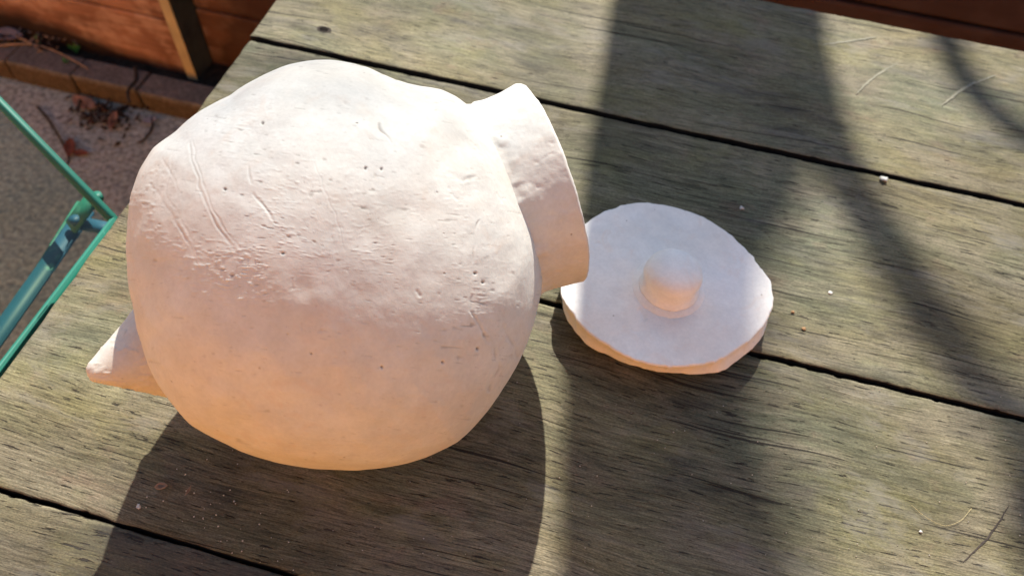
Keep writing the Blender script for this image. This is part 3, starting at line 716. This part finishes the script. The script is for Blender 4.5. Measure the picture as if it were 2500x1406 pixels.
# crumbs on the table
def crumb(p, s, mat, label, z=TZ, seed=0, flat=.5, name='clay_crumb'):
    import bmesh
    bm = bmesh.new(); s *= .8; bmesh.ops.create_icosphere(bm, subdivisions=2, radius=s / 2)
    for v in bm.verts:
        q = np.array(v.co) / s * 3; f = 1 + .8 * float(vnoise(q[None] + seed * 3.3, seed)[0]); v.co = Vector((v.co.x * f * 1.2, v.co.y * f, v.co.z * f * flat))
    zz = min(v.co.z for v in bm.verts)
    for v in bm.verts: v.co.z -= zz
    me = bpy.data.meshes.new(name); bm.to_mesh(me); bm.free()
    o = link(name, me, mat); o.location = un(p, z + .0005); return tag(o, label, 'crumb')
crumb((2156, 440), .0065, M['white'], 'white chip lodged at the open gap between the two far planks', seed=2)
crumb((2028, 715), .0042, M['white'], 'small white chip on the second plank right of the lid', seed=3, flat=.12)
crumb((1811, 509), .0050, M['white'], 'pale chip in the shade just beyond the lid', seed=4, flat=.3)
crumb((1935, 762), .0032, M['crumb'], 'tiny brown crumb right of the lid', seed=5)
crumb((1962, 803), .0035, M['crumb'], 'tan sliver right of the lid, nearer than the brown crumb', seed=6, flat=.3)
crumb((2247, 1297), .0026, M['white'], 'white sliver on the sunlit nearest plank at right', seed=7, flat=.3)
crumb((338, 1237), .0034, M['white'], 'white chip on the edge of the pot shadow', seed=8)
o = leafobj('leaf_scrap', (397, 1190), .009, .4, M['stem'], z=TZ + .0006, asp=.6, curl=.7); tag(o, 'tiny curled brown leaf scrap in the shadow of the pot', 'leaf')
o = leafobj('leaf_scrap', (462, 1200), .0075, 1.5, M['stem'], z=TZ + .0006, asp=.25, curl=.4); tag(o, 'thin pale brown sliver standing in the pot shadow', 'leaf')
V, Fc = [], []; r = np.random.default_rng(12)
for i in range(150):
    if i < 26: p = (r.normal(500, 75), r.normal(1230, 55))
    else: p = (r.uniform(420, 2500), r.uniform(930, 1406))
    P = un(p, TZ + .0006); s = r.uniform(.0002, .0006) * (1.3 if i < 30 else 1)
    b = len(V); V += [P + [-s, 0, 0], P + [0, -s, 0], P + [s, 0, 0], P + [0, s, 0], P + [0, 0, s * 1.5]]
    Fc += [(b + k, b + (k + 1) % 4, b + 4) for k in range(4)]
tag(mesh('clay_dust', V, Fc, M['white'], None, False), 'fine pale specks of clay dust scattered over the near planks', 'dust', None, 'stuff')
hp = [un(p, TZ + .0012) for p in [(2225, 1232), (2262, 1262), (2305, 1282), (2345, 1270), (2372, 1240)]]
tag(tube('straw_hair', hp, .00011, M['hair'], None, 6, 8), 'fine yellowish curved hair on the nearest plank at right', 'hair')

# ------------------------------------------------------------------ tree beyond the fence whose boughs shade the right of the table
tree = empty('tree', (-.35, 3.9, 0))
tag(tree, 'bare limbed garden tree beyond the fence that throws its shade on the table', 'tree')
def over(p, D): return un(p) + SD * D
def limb(name, pts, D, widths, sub=6, rough=.004, seed=1, n=20):
    """pts: where on the table the limb's shade falls; D: distance up the sun's ray at each point"""
    P = []; R = []
    for p, dd, wd in zip(pts, D, widths): P.append(over(p, dd)); R.append(wd / 2)
    o = tube(name, P, R, M['bark'], None, n, sub, rough, seed); put(o, tree); return P
main = [(1800, -620), (1700, -250), (1655, 0), (1645, 200), (1625, 420), (1610, 640), (1590, 900), (1580, 1150), (1580, 1450), (1600, 1800)]
wid = [.14, .15, .150, .160, .155, .150, .140, .125, .118, .11]
Dm = [2.9, 2.7, 2.5, 2.45, 2.4, 2.35, 2.3, 2.3, 2.3, 2.3]
P = limb('bough', main, Dm, wid, 5, .012, 5)
limb('branch', [(1960, -60), (1985, 150), (2060, 420), (2150, 570), (2240, 720), (2330, 850), (2440, 985), (2620, 1120), (2800, 1260)], [3.0, 3.4, 3.8, 4.2, 4.6, 5.0, 5.2, 5.4, 5.5], [.045, .045, .050, .054, .056, .060, .055, .04, .03], 5, .006, 6)
limb('branch', [(2240, -90), (2300, 60), (2350, 180), (2450, 290), (2600, 380), (2800, 460)], [4.2, 4.1, 4.1, 4.1, 4.1, 4.1], [.030, .040, .042, .038, .03, .02], 5, .004, 7)
limb('branch', [(2700, 900), (2590, 1060), (2530, 1180), (2540, 1300), (2600, 1420)], [3.6, 3.6, 3.6, 3.6, 3.7], [.04, .04, .045, .05, .05], 5, .004, 8)
limb('branch', [(2080, -500), (1930, -200), (1850, 0), (1880, 200), (1890, 360), (1780, 600), (1730, 900), (1780, 1150), (1840, 1420), (1890, 1750)], [4.0, 4.4, 4.8, 5.2, 5.6, 6.0, 6.3, 6.6, 6.8, 7.0], [.09, .09, .090, .100, .09, .085, .085, .08, .085, .08], 5, .006, 9)
tp = P[0]
# unseen leaf scatter added up the sun's ray to dim sunlight on the pot
r_l = np.random.default_rng(21); n_l = 150
C_l = np.array([(-.165, .045, TZ)]) + r_l.normal(size=(n_l, 3)) * np.array([.085, .075, .0]) + SD * r_l.uniform(8.0, 9.5, (n_l, 1))
a_l = r_l.normal(size=(n_l, 3)); a_l /= np.linalg.norm(a_l, axis=1)[:, None]; b_l = np.cross(a_l, r_l.normal(size=(n_l, 3))); b_l /= np.linalg.norm(b_l, axis=1)[:, None]
s_l = .020 * r_l.uniform(.7, 1.3, n_l)[:, None]
V_l = np.stack([C_l - a_l * s_l, C_l + b_l * s_l * .45, C_l + a_l * s_l, C_l - b_l * s_l * .45], 1).reshape(-1, 3)
o = mesh('added_leaf_screen', V_l, [(4 * i, 4 * i + 1, 4 * i + 2, 4 * i + 3) for i in range(n_l)], M['leaf'], None, False); put(o, tree); o['kind'] = 'stuff'
t_ = tube('trunk', [(tp[0] - .35, tp[1] + .5, 0), (tp[0] - .25, tp[1] + .42, .9), (tp[0] - .1, tp[1] + .25, 2.0), tuple(tp), tuple(main and P[1])], [.20, .17, .14, .115, .10], M['bark'], None, 20, 6, .012, 2); put(t_, tree)
t_ = tube('trunk', [(tp[0] - .15, tp[1] + .3, 1.8), (tp[0] - .3, tp[1] + 1.9, 3.0), (tp[0] - .3, tp[1] + 5.0, 4.2), (tp[0] - .3, tp[1] + 7.6, 4.6)], [.12, .10, .07, .04], M['bark'], None, 16, 6, .01, 3); put(t_, tree)
def leaves(name, n, cen, sd, size, seed):
    r = np.random.default_rng(seed); C = np.array(cen) + r.normal(size=(n, 3)) * np.array(sd); a = r.normal(size=(n, 3)); a /= np.linalg.norm(a, axis=1)[:, None]
    b = np.cross(a, r.normal(size=(n, 3))); b /= np.linalg.norm(b, axis=1)[:, None]; s = size * r.uniform(.6, 1.3, n)[:, None]
    V = np.stack([C - a * s, C + b * s * .4, C + a * s, C - b * s * .4], 1).reshape(-1, 3)
    o = mesh(name, V, [(4 * i, 4 * i + 1, 4 * i + 2, 4 * i + 3) for i in range(n)], M['leaf'], None, False); put(o, tree); o['kind'] = 'stuff'; return o
leaves('crown', 9000, (tp[0] - .3, tp[1] + 8, 4.6), (.9, .9, .7), .05, 3)

# ------------------------------------------------------------------ unseen orange wall added behind the viewer to bounce warm light
hw = empty('bounce_wall', (0, -.80, 0)); tag(hw, 'low orange brick wall added behind the viewer as a warm reflector', 'wall')
me = bpy.data.meshes.new('wall'); 
V = []; Fc = []
def addbox(x0, x1, y0, y1, z0, z1):
    b = len(V); V.extend([(x0, y0, z0), (x1, y0, z0), (x1, y1, z0), (x0, y1, z0), (x0, y0, z1), (x1, y0, z1), (x1, y1, z1), (x0, y1, z1)])
    Fc.extend([(b, b + 3, b + 2, b + 1), (b + 4, b + 5, b + 6, b + 7), (b, b + 1, b + 5, b + 4), (b + 1, b + 2, b + 6, b + 5), (b + 2, b + 3, b + 7, b + 6), (b + 3, b, b + 4, b + 7)])
addbox(-4, 4, -.25, -.008, .001, 1.36)
for r_ in range(18):
    x = -4 + (.1125 if r_ % 2 else 0)
    while x < 4:
        addbox(x + .004, min(4, x + .221), -.01, 0, .004 + r_ * .075, .069 + r_ * .075); x += .225
o = mesh('wall', V, Fc, M['brick'], hw, False); o['kind'] = 'stuff'  # unseen wall added as a warm reflector
